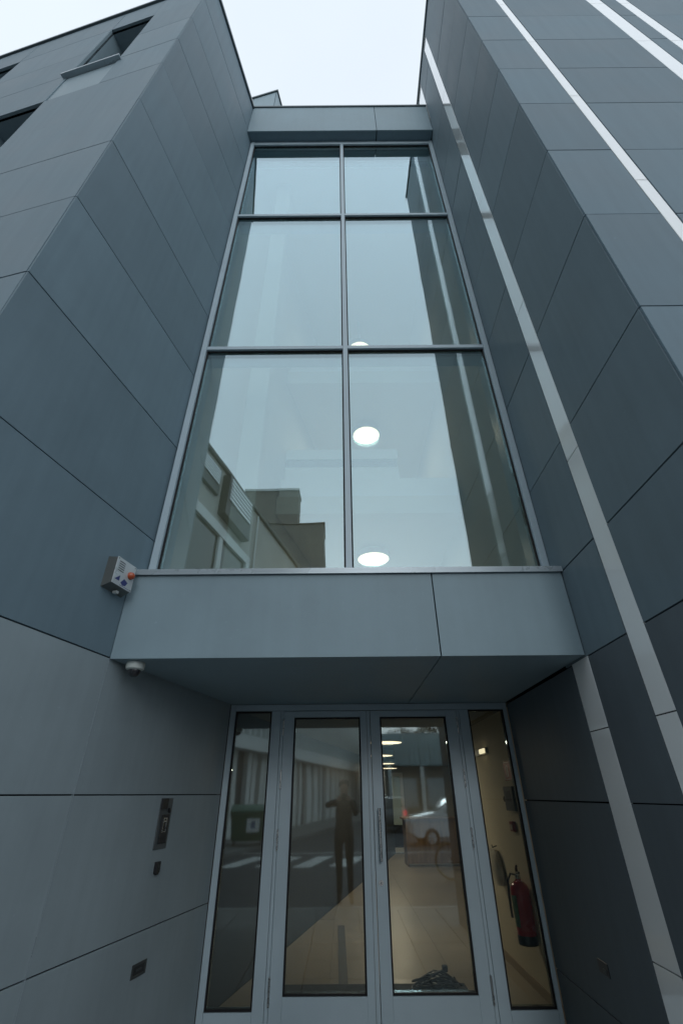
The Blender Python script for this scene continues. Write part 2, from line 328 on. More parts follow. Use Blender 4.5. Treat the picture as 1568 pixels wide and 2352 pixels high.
HB = empty('header_box', (0, 3.1, 10.85), 'grey panelled header box closing the top of the tall glazing', 'header')
for a, b in ((lx(YC) + 0.006, 0.634), (0.642, rx(YC) - 0.006)):
    box('fascia_panel', WORLDF, a, b, YC, YC + T, 10.852, 11.88, PANEL_L, HB, 0.0012)
    box('soffit_panel', WORLDF, a + 0.004, b - 0.004, YC + T + 0.001, 3.16, 10.853, 10.867, PANEL, HB)
box('core', WORLDF, -1.45, 1.58, 3.0, 3.5, 10.88, 11.86, BACK, HB)
box('coping', WORLDF, lx(YC), rx(YC) - 0.002, YC - 0.02, 3.5, 11.885, 11.93, COPING, HB, 0.004)

# ------------------------------------------------------------------ tall glazing
CWN = empty('curtain_wall', (0.05, 3.17, 2.88), 'tall six-pane glazed screen with grey aluminium frame above the canopy', 'window')
XL, XR, YW = lx(3.15) + 0.006, rx(3.15) - 0.004, 3.115
for a, b in ((XL, XL + 0.055), (XR - 0.055, XR)): box('jamb', WORLDF, a, b, YW, YW + 0.255, 2.882, 10.85, FRAME, CWN, 0.002)
box('mullion', WORLDF, 0.030, 0.078, YW + 0.004, YW + 0.255, 2.96, 10.745, FRAME, CWN, 0.002)
for z in (5.505, 8.345):
    for a, b in ((XL + 0.056, 0.029), (0.079, XR - 0.056)): box('transom', WORLDF, a, b, YW + 0.006, YW + 0.255, z, z + 0.048, FRAME, CWN, 0.002)
box('bottom_rail', WORLDF, XL + 0.056, XR - 0.056, YW + 0.006, YW + 0.255, 2.882, 2.958, FRAME, CWN, 0.002)
box('head_rail', WORLDF, XL + 0.056, XR - 0.056, YW + 0.006, YW + 0.255, 10.75, 10.85, FRAME, CWN, 0.002)
for a, b in ((XL + 0.056, 0.029), (0.079, XR - 0.056)):
    for z0, z1 in ((2.959, 5.504), (5.554, 8.344), (8.394, 10.749)):
        p = box('pane', WORLDF, a + 0.012, b - 0.012, YW + 0.045, YW + 0.069, z0 + 0.012, z1 - 0.012, GLASS, CWN)
        boxes('gasket', [(WORLDF, a, a + 0.0118, YW + 0.03, YW + 0.08, z0, z1), (WORLDF, b - 0.0118, b, YW + 0.03, YW + 0.08, z0, z1),
                         (WORLDF, a + 0.012, b - 0.012, YW + 0.03, YW + 0.08, z0, z0 + 0.0118), (WORLDF, a + 0.012, b - 0.012, YW + 0.03, YW + 0.08, z1 - 0.0118, z1)], GASKET, p)

# ------------------------------------------------------------------ doors
YD = 4.76
def glazed(parent, a, b, z0, z1, y):
    p = box('pane', WORLDF, a + 0.014, b - 0.014, y + 0.030, y + 0.052, z0 + 0.014, z1 - 0.014, DGLASS, parent)
    boxes('gasket', [(WORLDF, a, a + 0.0138, y + 0.012, y + 0.06, z0, z1), (WORLDF, b - 0.0138, b, y + 0.012, y + 0.06, z0, z1),
                     (WORLDF, a + 0.014, b - 0.014, y + 0.012, y + 0.06, z0, z0 + 0.0138), (WORLDF, a + 0.014, b - 0.014, y + 0.012, y + 0.06, z1 - 0.0138, z1)], GASKET, p)
DF = empty('door_frame', (0.25, YD, 0.0), 'grey aluminium entrance frame with narrow glazed sidelights either side of the doors', 'door frame')
for a, b, z0, z1 in ((-1.098, -1.047, 0.01, 2.255), (-0.692, -0.603, 0.01, 2.197), (-0.600, -0.573, 0.01, 2.197), (1.094, 1.122, 0.01, 2.197), (1.125, 1.212, 0.01, 2.197), (1.560, 1.594, 0.01, 2.255)):
    box('jamb', WORLDF, a, b, YD, YD + 0.08, z0, z1, FRAME, DF, 0.0015)
box('head_rail', WORLDF, -1.046, 1.559, YD, YD + 0.08, 2.1985, 2.255, FRAME, DF, 0.0015)
for a, b in ((-1.046, -0.693), (1.213, 1.559)):
    box('bottom_rail', WORLDF, a, b, YD, YD + 0.08, 0.01, 0.147, FRAME, DF, 0.0015); glazed(DF, a, b, 0.148, 2.197, YD)
box('threshold', WORLDF, -0.572, 1.093, YD - 0.01, YD + 0.09, 0.0, 0.012, STEEL, DF)
def leaf(a, b, ga, gb, side, lab):
    d = empty('door_leaf', ((a + b) / 2, YD, 0.015), lab, 'door', 'entrance door leaves')
    y = YD - 0.006
    box('stile', WORLDF, a, ga, y, y + 0.07, 0.018, 2.193, FRAME, d, 0.0015); box('stile', WORLDF, gb, b, y, y + 0.07, 0.018, 2.193, FRAME, d, 0.0015)
    box('top_rail', WORLDF, ga + 0.0005, gb - 0.0005, y, y + 0.07, 2.138, 2.193, FRAME, d, 0.0015)
    box('kick_rail', WORLDF, ga + 0.0005, gb - 0.0005, y, y + 0.07, 0.018, 0.227, FRAME, d, 0.0015)
    glazed(d, ga + 0.0005, gb - 0.0005, 0.2275, 2.1375, y)
    hx = a - 0.002 if side < 0 else b + 0.002
    for z0, z1 in ((0.175, 0.34), (1.10, 1.255), (1.543, 1.698), (1.98, 2.13)):
        lathe('hinge', [(0.002, z0), (0.008, z0 + 0.004), (0.008, z1 - 0.004), (0.002, z1)], (hx, y - 0.009, 0), STEEL, d, 12)
    return d
dl = leaf(-0.570, 0.256, -0.472, 0.163, -1, 'left leaf of the glazed double door, without a pull handle')
dr = leaf(0.261, 1.091, 0.351, 0.990, 1, 'right leaf of the glazed double door, with long steel pull handle')
h = tube('pull_handle', [(0.305, YD - 0.062, 1.03), (0.305, YD - 0.062, 1.40)], 0.0115, STEEL, dr, 16)
for z in (1.10, 1.33): tube('standoff', [(0.305, YD - 0.006, z), (0.305, YD - 0.056, z)], 0.007, STEEL, h, 10)
lathe('lock_plate', [(0.0, 0), (0.019, 0.0), (0.019, 0.008), (0.011, 0.010), (0.0, 0.010)], (0.30, YD - 0.016, 0.886), STEEL, dr, 20, 'y')
box('keyhole', WORLDF, 0.297, 0.303, YD - 0.018, YD - 0.0165, 0.878, 0.893, BLACKP, dr)
box('meeting_strip', WORLDF, 0.222, 0.2245, YD - 0.008, YD - 0.0065, 0.02, 2.19, GASKET, dl)

# ------------------------------------------------------------------ fittings on the walls
LOGO = base_mat('blue_print', (0.04, 0.055, 0.20), 0.4); BEAC = base_mat('orange_lens', (0.48, 0.09, 0.03), 0.15, coat=0.5, var=0.1)
AB = empty('alarm_siren', LW(-2.0, 0, 2.67), 'metal alarm siren box with orange beacon on the left wall beside the sill', 'alarm')
bm = bmesh.new()
q = [LW(-2.085, 0, 2.66), LW(-1.875, 0, 2.66), LW(-1.875, 0, 2.875), LW(-2.085, 0, 2.875), LW(-2.085, 0.078, 2.685), LW(-1.895, 0.078, 2.685), LW(-1.895, 0.078, 2.862), LW(-2.085, 0.078, 2.862)]
v = [bm.verts.new(p) for p in q]
for f in ((0, 3, 2, 1), (4, 5, 6, 7), (0, 1, 5, 4), (3, 7, 6, 2), (0, 4, 7, 3), (1, 2, 6, 5)): bm.faces.new([v[i] for i in f])
mesh_obj('housing', bm, base_mat('aged_housing', (0.17, 0.18, 0.17), 0.4, metal=0.4), AB)
fp = box('face_plate', LW, -2.092, -1.893, 0.0785, 0.082, 2.680, 2.866, base_mat('satin_face_plate', (0.62, 0.65, 0.66), 0.3, metal=0.35, var=0.06), AB, 0.001)
for k in range(5): box('louvre_slot', LW, -2.066, -2.008, 0.0822, 0.0832, 2.776 + k * 0.0155, 2.7815 + k * 0.0155, BLACKP, fp)
lathe('beacon', [(0.027, 0), (0.026, 0.010), (0.022, 0.022), (0.012, 0.030), (0.003, 0.032)], LW(-1.936, 0.082, 2.785), BEAC, AB, 20, fr=(DL, Vector((0, 0, 1)), NL))
def tri(pts, n, parent):
    bm = bmesh.new(); f = [bm.verts.new(LW(a, n, z)) for a, z in pts]; g = [bm.verts.new(LW(a, n + 0.0008, z)) for a, z in pts]
    bm.faces.new(f[::-1]); bm.faces.new(g)
    for i in range(len(pts)): bm.faces.new((f[i], f[(i + 1) % len(pts)], g[(i + 1) % len(pts)], g[i]))
    return mesh_obj('logo_mark', bm, LOGO, parent)
tri([(-2.075, 2.712), (-2.03, 2.712), (-2.03, 2.75)], 0.0823, fp); tri([(-2.012, 2.708), (-1.985, 2.742), (-1.945, 2.728), (-1.962, 2.700), (-1.99, 2.694)], 0.0823, fp)
box('logo_mark', LW, -2.015, -1.92, 0.0822, 0.083, 2.688, 2.6905, LOGO, fp)
for a, z in ((-2.08, 2.855), (-1.905, 2.855), (-1.905, 2.69)): lathe('screw', [(0.004, 0), (0.004, 0.0015), (0.001, 0.002)], LW(a, 0.082, z), DSTEEL, fp, 8, fr=(DL, Vector((0, 0, 1)), NL))
box('cable_port', LW, -1.99, -1.965, 0.02, 0.05, 2.648, 2.664, WHITEP, AB)

DC = empty('dome_camera', (-1.376, 3.075, 2.257), 'small white security dome camera under the canopy left corner', 'camera')
lathe('camera_base', [(0.045, 2.2565), (0.058, 2.255), (0.060, 2.235), (0.056, 2.214), (0.043, 2.207), (0.040, 2.207)], (-1.376, 3.075, 0), base_mat('camera_white', (0.70, 0.76, 0.72), 0.4), DC, 32)
lathe('camera_dome', [(0.041, 2.207)] + [(0.041 * math.cos(a), 2.204 - 0.041 * math.sin(a)) for a in [R(k * 15) for k in range(6)]] + [(0.001, 2.1635)], (-1.376, 3.075, 0), base_mat('smoked_dome', (0.02, 0.02, 0.025), 0.08, coat=1.0), DC, 32)

IC = empty('intercom', LW(-0.87, 0, 1.18), 'recessed dark intercom plate on the left wall beside the doors', 'intercom')
box('wall_plate', LW, -0.945, -0.785, 0, 0.005, 1.187, 1.488, base_mat('satin_grey_plate', (0.15, 0.17, 0.18), 0.4, metal=0.5), IC, 0.002)
ip = box('speaker_panel', LW, -0.905, -0.812, 0.0052, 0.012, 1.218, 1.388, BLACKP, IC, 0.002)
boxes('button_frame', [(LW, -0.888, -0.884, 0.0122, 0.0165, 1.285, 1.37), (LW, -0.848, -0.844, 0.0122, 0.0165, 1.285, 1.37), (LW, -0.8839, -0.8481, 0.0122, 0.0165, 1.285, 1.289), (LW, -0.8839, -0.8481, 0.0122, 0.0165, 1.345, 1.37)], STEEL, ip)
lathe('camera_eye', [(0.006, 0), (0.006, 0.003), (0.002, 0.004)], LW(-0.866, 0.0166, 1.357), BLACKP, ip, 12, fr=(DL, Vector((0, 0, 1)), NL))
box('hood', LW, -0.943, -0.865, 0.0052, 0.018, 1.421, 1.486, BLACKP, IC, 0.003)
lathe('push_button', [(0.016, 0), (0.016, 0.008), (0.010, 0.012)], LW(-0.822, 0.0052, 1.412), BLACKP, IC, 16, fr=(DL, Vector((0, 0, 1)), NL))
KS = empty('key_reader', LW(-0.86, 0, 1.045), 'small black key reader below the intercom', 'key reader')
bm = bmesh.new(); pts = [(-0.889, 1.118), (-0.834, 1.118), (-0.834, 1.06), (-0.85, 1.045), (-0.874, 1.045), (-0.889, 1.056)]
f = [bm.verts.new(LW(a, 0, z)) for a, z in pts]; g = [bm.verts.new(LW(a, 0.018, z)) for a, z in pts]; bm.faces.new(f); bm.faces.new(g)
for i in range(6): bm.faces.new((f[i], f[(i + 1) % 6], g[(i + 1) % 6], g[i]))
bmesh.ops.bevel(bm, geom=list(bm.edges), offset=0.003, segments=1, affect='EDGES'); mesh_obj('reader_body', bm, BLACKP, KS)
lathe('sensor_dot', [(0.009, 0), (0.009, 0.002), (0.006, 0.003)], LW(-0.861, 0.018, 1.092), DSTEEL, KS, 12, fr=(DL, Vector((0, 0, 1)), NL))
WL = empty('wall_light', LW(-0.87, 0, 0.545), 'small rectangular recessed light low on the left wall', 'wall light')
boxes('bezel', [(LW, -0.945, -0.79, 0, 0.004, 0.603, 0.616), (LW, -0.945, -0.79, 0, 0.004, 0.548, 0.561), (LW, -0.945, -0.925, 0, 0.004, 0.5611, 0.6029), (LW, -0.81, -0.79, 0, 0.004, 0.5611, 0.6029)], DSTEEL, WL, 0.001)
box('lens', LW, -0.9249, -0.8101, 0.0002, 0.0015, 0.5612, 0.6028, BLACKP, WL); box('baffle', LW, -0.90, -0.84, 0.0016, 0.004, 0.577, 0.587, DSTEEL, WL)
SK = empty('wall_socket', RW(3.84, 0, 0.57), 'small dark recessed fitting low on the right wall', 'wall fitting')
box('bezel', RW, 3.77, 3.91, 0, 0.004, 0.555, 0.62, BLACKP, SK, 0.001); box('lens', RW, 3.80, 3.845, 0.0042, 0.008, 0.565, 0.585, DSTEEL, SK)

# ------------------------------------------------------------------ interior shell
def ilx(y): return -1.092 + 0.2264 * (y - 5.306)
gf = tag(prism('interior_floor', [(ilx(4.8), 4.86), (1.72, 4.86), (1.72, 7.9), (4.2, 7.9), (4.2, 17), (ilx(17), 17)], -0.05, -0.012, base_mat('grout', (0.30, 0.265, 0.21), 0.9)), kind='structure')
y = 4.87
while y < 16.4:
    x = ilx(y + 1.2)
    x = max(x, -1.2)
    lim = 1.715 if y + 1.0 < 7.95 else 4.15
    a = -1.35
    while a < lim:
        a1 = min(a + 1.2, lim)
        l0, l1 = max(a, ilx(y) + 0.005), max(a, ilx(y + 1.2) + 0.005)
        if a1 - l1 > 0.05:
            prism('tile', [(l0 + 0.001, y), (a1 - 0.001, y), (a1 - 0.001, y + 1.198), (l1 + 0.001, y + 1.198)], -0.012, 0.0, TILE, gf)
        a += 1.2
    y += 1.2
tag(prism('interior_wall_left', [(ilx(4.84), 4.84), (ilx(17), 17), (ilx(17) - 0.05, 17), (ilx(4.84) - 0.05, 4.84)], 0, 2.29, INDARK), kind='structure')
tag(prism('interior_wall_right', [(1.72, 4.845), (1.79, 4.845), (1.79, 7.86), (1.72, 7.86)], 0, 2.29, CREAM), kind='structure')
box('skirting', WORLDF, 1.708, 1.7195, 4.86, 7.86, 0.001, 0.07, base_mat('wood_skirting', (0.36, 0.29, 0.21), 0.5), bpy.data.objects['interior_wall_right'])
tag(boxes('interior_wall_lobby', [(WORLDF, 1.80, 4.2, 7.91, 7.96, 0, 2.29), (WORLDF, 4.2, 4.26, 7.96, 17, 0, 2.29)], CREAM), kind='structure')
tag(box('interior_wall_back', WORLDF, 1.0, 4.3, 17.0, 17.1, 0, 2.29, base_mat('pale_back_wall', (0.42, 0.40, 0.34), 0.8)), kind='structure')
tag(prism('interior_ceiling', [(ilx(4.85), 4.91), (1.72, 4.91), (1.8, 7.9), (4.2, 7.9), (4.2, 17), (ilx(17), 17)], 2.27, 2.285, CEIL), kind='structure')
# upper storeys behind the tall glazing
tag(prism('upper_floor', [(-1.46, 3.26), (1.72, 3.26), (1.72, 9.5), (ilx(9.5), 9.5), (ilx(4.9) - 0.05, 4.91)], 2.846, 2.87, base_mat('pale_floor', (0.45, 0.43, 0.38), 0.5)), kind='structure')
tag(prism('upper_wall_left', [(-1.47, 3.27), (lx(9.5), 9.5), (lx(9.5) - 0.1, 9.5), (-1.57, 3.27)], 2.875, 10.88, INWALL), kind='structure')
tag(box('upper_wall_right', WORLDF, 1.72, 1.78, 3.31, 9.5, 2.875, 10.88, INWALL), kind='structure')
tag(box('upper_wall_back', WORLDF, -1.2, 1.9, 9.5, 9.6, 2.875, 10.88, INWALL), kind='structure')
tag(box('upper_ceiling', WORLDF, -1.6, 1.8, 3.51, 9.6, 10.89, 11.2, INWALL), kind='structure')
for k, z in enumerate((4.90, 7.58)):
    tag(prism('gallery_slab', [(lx(5.46) + 0.002, 5.46), (1.718, 5.46), (1.718, 9.49), (lx(9.49) + 0.002, 9.49)], z, z + 0.30, INWALL), kind='structure')
    gp = tag(box('gallery_parapet', WORLDF, lx(5.46) + 0.03, 1.716, 5.462, 5.56, z + 0.301, z + 0.62, WHITEP), ('lower' if k == 0 else 'upper') + ' white gallery parapet seen through the tall glazing', 'parapet', 'gallery parapets')
tag(box('column', WORLDF, -1.10, -0.86, 3.75, 3.99, 2.872, 10.88, INWALL, bev=0.01), 'white square column behind the left panes of the tall glazing', 'column')
sb = empty('sideboard', (0, 5.8, 5.2), 'low white cabinet with a dark slot on the lower gallery', 'cabinet')
box('carcass', WORLDF, -0.88, 0.90, 5.62, 6.0, 5.205, 5.86, WHITEP, sb, 0.004); box('slot', WORLDF, -0.86, 0.88, 5.66, 5.96, 5.862, 6.02, base_mat('grey_slot', (0.2, 0.22, 0.24), 0.6), sb); box('top_box', WORLDF, -0.88, 0.90, 5.62, 6.0, 6.022, 6.22, WHITEP, sb, 0.004)

LRIM = base_mat('lamp_rim_metal', (0.35, 0.36, 0.36), 0.4, metal=0.6)
def ceiling_lamp(x, y, z, d, lab, top, watts=11):
    o = empty('ceiling_lamp', (x, y, z), lab, 'lamp', 'round ceiling lamps')
    lathe('diffuser', [(0.001, z), (d / 2 - 0.012, z), (d / 2 - 0.004, z + 0.006), (d / 2 - 0.006, z + 0.014)], (x, y, 0), LAMP, o, 40)
    lathe('body', [(d / 2 - 0.004, z + 0.002), (d / 2 + 0.010, z + 0.004), (d / 2 + 0.012, z + 0.10), (d / 2 - 0.02, z + 0.105)], (x, y, 0), LRIM, o, 40)
    lathe('stem', [(0.03, z + 0.106), (0.03, top)], (x, y, 0), WHITEP, o, 12)
    ld = bpy.data.lights.new('lamp_light', 'AREA'); ld.shape = 'DISK'; ld.size = d * 0.94; ld.energy = watts; ld.color = (1.0, 0.86, 0.66)
    lo = bpy.data.objects.new('lamp_light', ld); C.objects.link(lo); lo.parent = o; lo.location = (0, 0, -0.003)
ceiling_lamp(0.51, 6.6, 4.73, 0.52, 'lowest round lit lamp seen through the tall glazing, just above the sill', 4.898, 7)
ceiling_lamp(0.49, 6.6, 7.38, 0.52, 'middle round lit lamp seen through the lower right pane', 7.578, 7)
ceiling_lamp(0.43, 6.6, 9.86, 0.52, 'topmost round lit lamp, half hidden behind the lower transom', 10.885, 7)
for k, (x, y) in enumerate(((0.62, 7.4), (0.73, 10.0), (1.02, 12.7), (1.32, 15.1))):
    ceiling_lamp(x, y, 2.14, 0.48, ('nearest', 'second', 'third', 'farthest')[k] + ' round lamp in the row seen through the right door', 2.268)

# things in the hall
RED = base_mat('red_enamel', (0.50, 0.02, 0.03), 0.25, coat=0.6, var=0.04)
EX = empty('fire_extinguisher', (1.63, 5.44, 0.27), 'red fire extinguisher with green label hung on the cream wall', 'extinguisher')
lathe('base_ring', [(0.070, 0.27), (0.076, 0.275), (0.076, 0.345), (0.072, 0.35)], (1.63, 5.44, 0), BLACKP, EX, 28)
lathe('cylinder', [(0.074, 0.345), (0.075, 0.36), (0.075, 0.70), (0.068, 0.735), (0.045, 0.765), (0.024, 0.775), (0.022, 0.79)], (1.63, 5.44, 0), RED, EX, 32)
vl = lathe('valve', [(0.018, 0.785), (0.024, 0.80), (0.020, 0.83), (0.012, 0.835)], (1.63, 5.44, 0), STEEL, EX, 16)
bm = bmesh.new(); bm_tube(bm, [(1.63, 5.44, 0.83), (1.62, 5.40, 0.85), (1.615, 5.34, 0.855)], 0.010); bm_tube(bm, [(1.63, 5.44, 0.835), (1.62, 5.41, 0.88), (1.61, 5.36, 0.915)], [0.012, 0.011, 0.008]); mesh_obj('grip_lever', bm, BLACKP, vl, True)
tube('hose', [(1.63, 5.46, 0.82), (1.60, 5.53, 0.82), (1.575, 5.55, 0.76), (1.56, 5.53, 0.62), (1.555, 5.515, 0.46)], 0.010, BLACKP, EX)
bm = bmesh.new(); N_ = 8
for i in range(N_ + 1):
    a = R(180) + R(45) * i / N_
    for z in (0.41, 0.66): bm.verts.new((1.63 + 0.0765 * math.cos(a), 5.44 + 0.0765 * math.sin(a), z))
bm.verts.ensure_lookup_table()
for i in range(N_): bm.faces.new([bm.verts[k] for k in (2 * i, 2 * i + 2, 2 * i + 3, 2 * i + 1)])
mesh_obj('label_wrap', bm, base_mat('green_label', (0.10, 0.20, 0.11), 0.5, var=0.35, scale=40), EX)
EX.location.z += 0.09; EX.scale = (1.12, 1.12, 0.88)
IWR = FR((1.7195, 0, 0), (0, 1, 0), (-1, 0, 0))
SG = empty('extinguisher_sign', IWR(5.46, 0, 1.61), 'small red safety sign high on the cream wall', 'sign')
box('plate', IWR, 5.33, 5.575, 0, 0.004, 1.615, 1.79, base_mat('sign_red', (0.42, 0.05, 0.05), 0.4), SG)
boxes('pictogram', [(IWR, 5.44, 5.475, 0.0042, 0.005, 1.65, 1.73), (IWR, 5.447, 5.468, 0.0042, 0.005, 1.731, 1.75), (IWR, 5.50, 5.512, 0.0042, 0.005, 1.64, 1.75)], WHITEP, SG)
boxes('border', [(IWR, 5.34, 5.565, 0.0042, 0.005, 1.623, 1.628), (IWR, 5.34, 5.565, 0.0042, 0.005, 1.777, 1.782), (IWR, 5.34, 5.345, 0.0042, 0.005, 1.6281, 1.7769), (IWR, 5.56, 5.565, 0.0042, 0.005, 1.6281, 1.7769)], WHITEP, SG)
AP = empty('alarm_control_unit', IWR(5.46, 0, 1.34), 'dark grey control panel on the cream wall below the red sign', 'control panel')
box('casing', IWR, 5.325, 5.60, 0, 0.04, 1.35, 1.56, base_mat('panel_grey', (0.10, 0.11, 0.12), 0.4), AP, 0.004); box('display', IWR, 5.39, 5.54, 0.0402, 0.042, 1.43, 1.52, BLACKP, AP)
for k in range(4): lathe('key', [(0.008, 0), (0.008, 0.003), (0.004, 0.004)], IWR(5.39 + k * 0.05, 0.0402, 1.39), DSTEEL, AP, 10, 'x')
lathe('wall_switch', [(0.022, -0.018), (0.025, -0.012), (0.025, 0.0)], (1.7195, 5.70, 1.45), BLACKP, None, 16, 'x'); tag(bpy.data.objects['wall_switch'], 'tiny round black switch beside the control panel', 'switch')
CP = empty('call_point', IWR(5.55, 0, 1.17), 'small red manual call point below the control panel', 'call point')
box('casing', IWR, 5.50, 5.60, 0, 0.035, 1.175, 1.26, base_mat('callpoint_red', (0.30, 0.04, 0.03), 0.4), CP, 0.004); box('press_plate', IWR, 5.52, 5.58, 0.0352, 0.037, 1.19, 1.235, base_mat('press_pale', (0.5, 0.42, 0.36), 0.5), CP)
EL = empty('emergency_light', IWR(6.38, 0, 1.90), 'slim lit emergency light high on the cream wall', 'lamp')
box('casing', IWR, 6.08, 6.68, 0, 0.03, 1.905, 1.97, WHITEP, EL, 0.004); box('lens', IWR, 6.10, 6.30, 0.0302, 0.05, 1.912, 1.962, emit_mat('warm_lens', (1.0, 0.86, 0.6), 1.4), EL, 0.004)
# hanging cloth bag on a hook
CB = empty('cloth_bag', IWR(6.32, 0, 0.68), 'pale cloth bag hanging on a hook on the cream wall', 'bag')
bm = bmesh.new(); rings = []
for i in range(9):
    t = i / 8; z = 0.97 - 0.30 * t; w = 0.10 + 0.06 * math.sin(t * 2.6) - 0.11 * max(0, t - 0.6); dd = 0.03 + 0.025 * math.sin(t * 3)
    rings.append([bm.verts.new(IWR(6.32 - 0.1 * t * t + w * math.cos(a) * (1 + 0.12 * math.sin(3 * a + t * 4)), 0.045 + dd * math.sin(a), z)) for a in [2 * math.pi * k / 16 for k in range(16)]])
for i in range(8):
    for k in range(16): bm.faces.new((rings[i][k], rings[i][(k + 1) % 16], rings[i + 1][(k + 1) % 16], rings[i + 1][k]))
bm.faces.new(rings[0]); bm.faces.new(rings[-1]); mesh_obj('cloth', bm, base_mat('pale_cloth', (0.62, 0.58, 0.50), 0.9, var=0.15, scale=14), CB, True)
tube('hook', [IWR(6.33, 0, 1.0), IWR(6.33, 0.05, 0.985), IWR(6.33, 0.055, 1.01)], 0.006, BLACKP, CB)
tag(box('door_mat', WORLDF, -0.56, 1.10, 4.87, 5.86, 0.001, 0.016, base_mat('grey_mat', (0.07, 0.07, 0.07), 0.95, var=0.3, scale=60, bump=0.5, bscale=300), bev=0.004), 'dark grey door mat just inside the entrance doors', 'mat')
tag(prism('floor_channel', [(-0.062, 5.87), (0.024, 5.87), (-0.006, 8.12), (-0.094, 8.12)], 0.001, 0.007, base_mat('channel_grey', (0.09, 0.095, 0.10), 0.5)), 'narrow dark strip on the floor running inward from the mat', 'floor strip')
ch = empty('cable_heap', (0.82, 5.72, 0.017), 'tangled heap of black cables on the door mat', 'cables')
rc = random.Random(3)
for k in range(7):
    cx_, cy_ = 0.82 + rc.uniform(-0.10, 0.10), 5.70 + rc.uniform(-0.06, 0.06); rx_, ry_ = rc.uniform(0.08, 0.20), rc.uniform(0.06, 0.11); ph_ = rc.uniform(0, 6); hz = rc.uniform(0.04, 0.13)
    pts = []
    for i in range(40):
        a = ph_ + i * 0.26; pts.append((cx_ + rx_ * math.cos(a) * (1 + 0.15 * math.sin(a * 0.7)), cy_ + ry_ * math.sin(a), 0.027 + hz * (0.5 + 0.5 * math.sin(a * 0.63 + k)) * (1 - abs(math.cos(a)) * 0.5)))
    tube('cable_loop', pts, 0.0075, BLACKP, ch, 6)
box('plug', WORLDF, 0.88, 0.93, 5.68, 5.72, 0.13, 0.175, BLACKP, ch, 0.006); tube('cable_end', [(0.56, 5.64, 0.025), (0.66, 5.68, 0.04), (0.76, 5.66, 0.10), (0.9, 5.70, 0.15)], 0.0075, BLACKP, ch, 6)
DK = empty('reception_desk', (2.3, 14.2, 0), 'brown wooden counter far back in the hall behind the right door', 'desk')
WOOD = base_mat('brown_veneer', (0.27, 0.18, 0.10), 0.45, var=0.25, scale=3, stretch=(6, 6, 0.6))
box('front_panel', WORLDF, 1.55, 2.95, 13.9, 13.94, 0.06, 0.95, WOOD, DK, 0.003); box('side_panel', WORLDF, 1.55, 1.59, 13.941, 14.6, 0.0, 0.95, WOOD, DK, 0.003); box('side_panel', WORLDF, 2.91, 2.95, 13.941, 14.6, 0.0, 0.95, WOOD, DK, 0.003)
box('counter_top', WORLDF, 1.50, 3.0, 13.84, 14.65, 0.952, 0.99, WOOD, DK, 0.004)
ID = empty('interior_door', (1.62, 16.9, 0), 'white framed glazed inner door at the far end of the hall', 'door')
for a, b in ((1.34, 1.44), (1.80, 1.90)): box('jamb', WORLDF, a, b, 16.88, 16.99, 0.0, 2.1, WHITEP, ID)
box('head', WORLDF, 1.441, 1.799, 16.88, 16.99, 2.0, 2.1, WHITEP, ID); box('bottom_rail', WORLDF, 1.441, 1.799, 16.9, 16.97, 0.02, 0.14, WHITEP, ID)
box('lower_panel', WORLDF, 1.441, 1.799, 16.92, 16.96, 0.141, 0.7, BLACKP, ID); box('pane', WORLDF, 1.441, 1.799, 16.93, 16.95, 0.701, 1.999, base_mat('teal_frosted_pane', (0.55, 0.68, 0.66), 0.2), ID)

# ------------------------------------------------------------------ street behind the camera (seen mirrored in the glass)
A_ = R(12.93); TF = FR((-7.765, 0, 0), (math.sin(A_), -math.cos(A_), 0), (math.cos(A_), math.sin(A_), 0))
def ts(yv): return (yv - 6.254) / math.cos(A_)
TB = empty('terrace_building', TF(20, -3, 0), 'long beige street building with white window surrounds mirrored in the tall glazing', 'building')
BEI = base_mat('beige_render', (0.47, 0.455, 0.41), 0.85, var=0.1, scale=0.7); WHT = base_mat('white_render', (0.76, 0.77, 0.74), 0.7, var=0.06, scale=1)
box('wall', TF, ts(13.4), ts(50), -9, -0.05, 3.9, 14.3, BEI, TB)
box('ground_floor_wall', TF, ts(13.4), ts(50), -9, -0.6, -0.1, 3.3, base_mat('shopfront_dark', (0.06, 0.06, 0.06), 0.4), TB)
box('band', TF, ts(13.4), ts(50), -0.6, 0.25, 3.3, 3.9, WHT, TB)
box('roof_edge', TF, ts(13.3), ts(50.2), -9.2, 0.10, 14.3, 14.5, base_mat('dark_eave', (0.10, 0.10, 0.09), 0.6), TB, 0.02)
for k in range(46):
    y0 = 18.0 + k * 0.66
    box('fin', TF, ts(y0), ts(y0 + 0.16), -0.049, 0.22, 3.95, 6.9, WHT, TB)
for k in range(40):
    y0 = 17.5 + k * 0.8
    if k % 6 == 4: continue
    box('ground_board', TF, ts(y0), ts(y0 + 0.42), -0.598, -0.45 + 0.1 * (k % 2), -0.1, 3.29, WHT, TB)
def bay(y0, y1, z0, z1, dep):
    b_ = box('bay_box', TF, ts(y0), ts(y1), -0.049, dep, z0, z1, base_mat('bay_dark', (0.035, 0.038, 0.04), 0.4), TB, 0.01)
    n = 6
    for i in range(n):
        z = z0 + (z1 - z0) * (0.38 + 0.58 * i / n)
        box('slat', TF, ts(y0 + 0.15), ts(y1 - 0.15), dep + 0.001, dep + 0.05, z, z + (z1 - z0) * 0.055, STRIP, b_)
bay(16.6, 19.2, 11.95, 14.05, 0.35); bay(13.6, 16.2, 12.6, 13.9, 0.12)
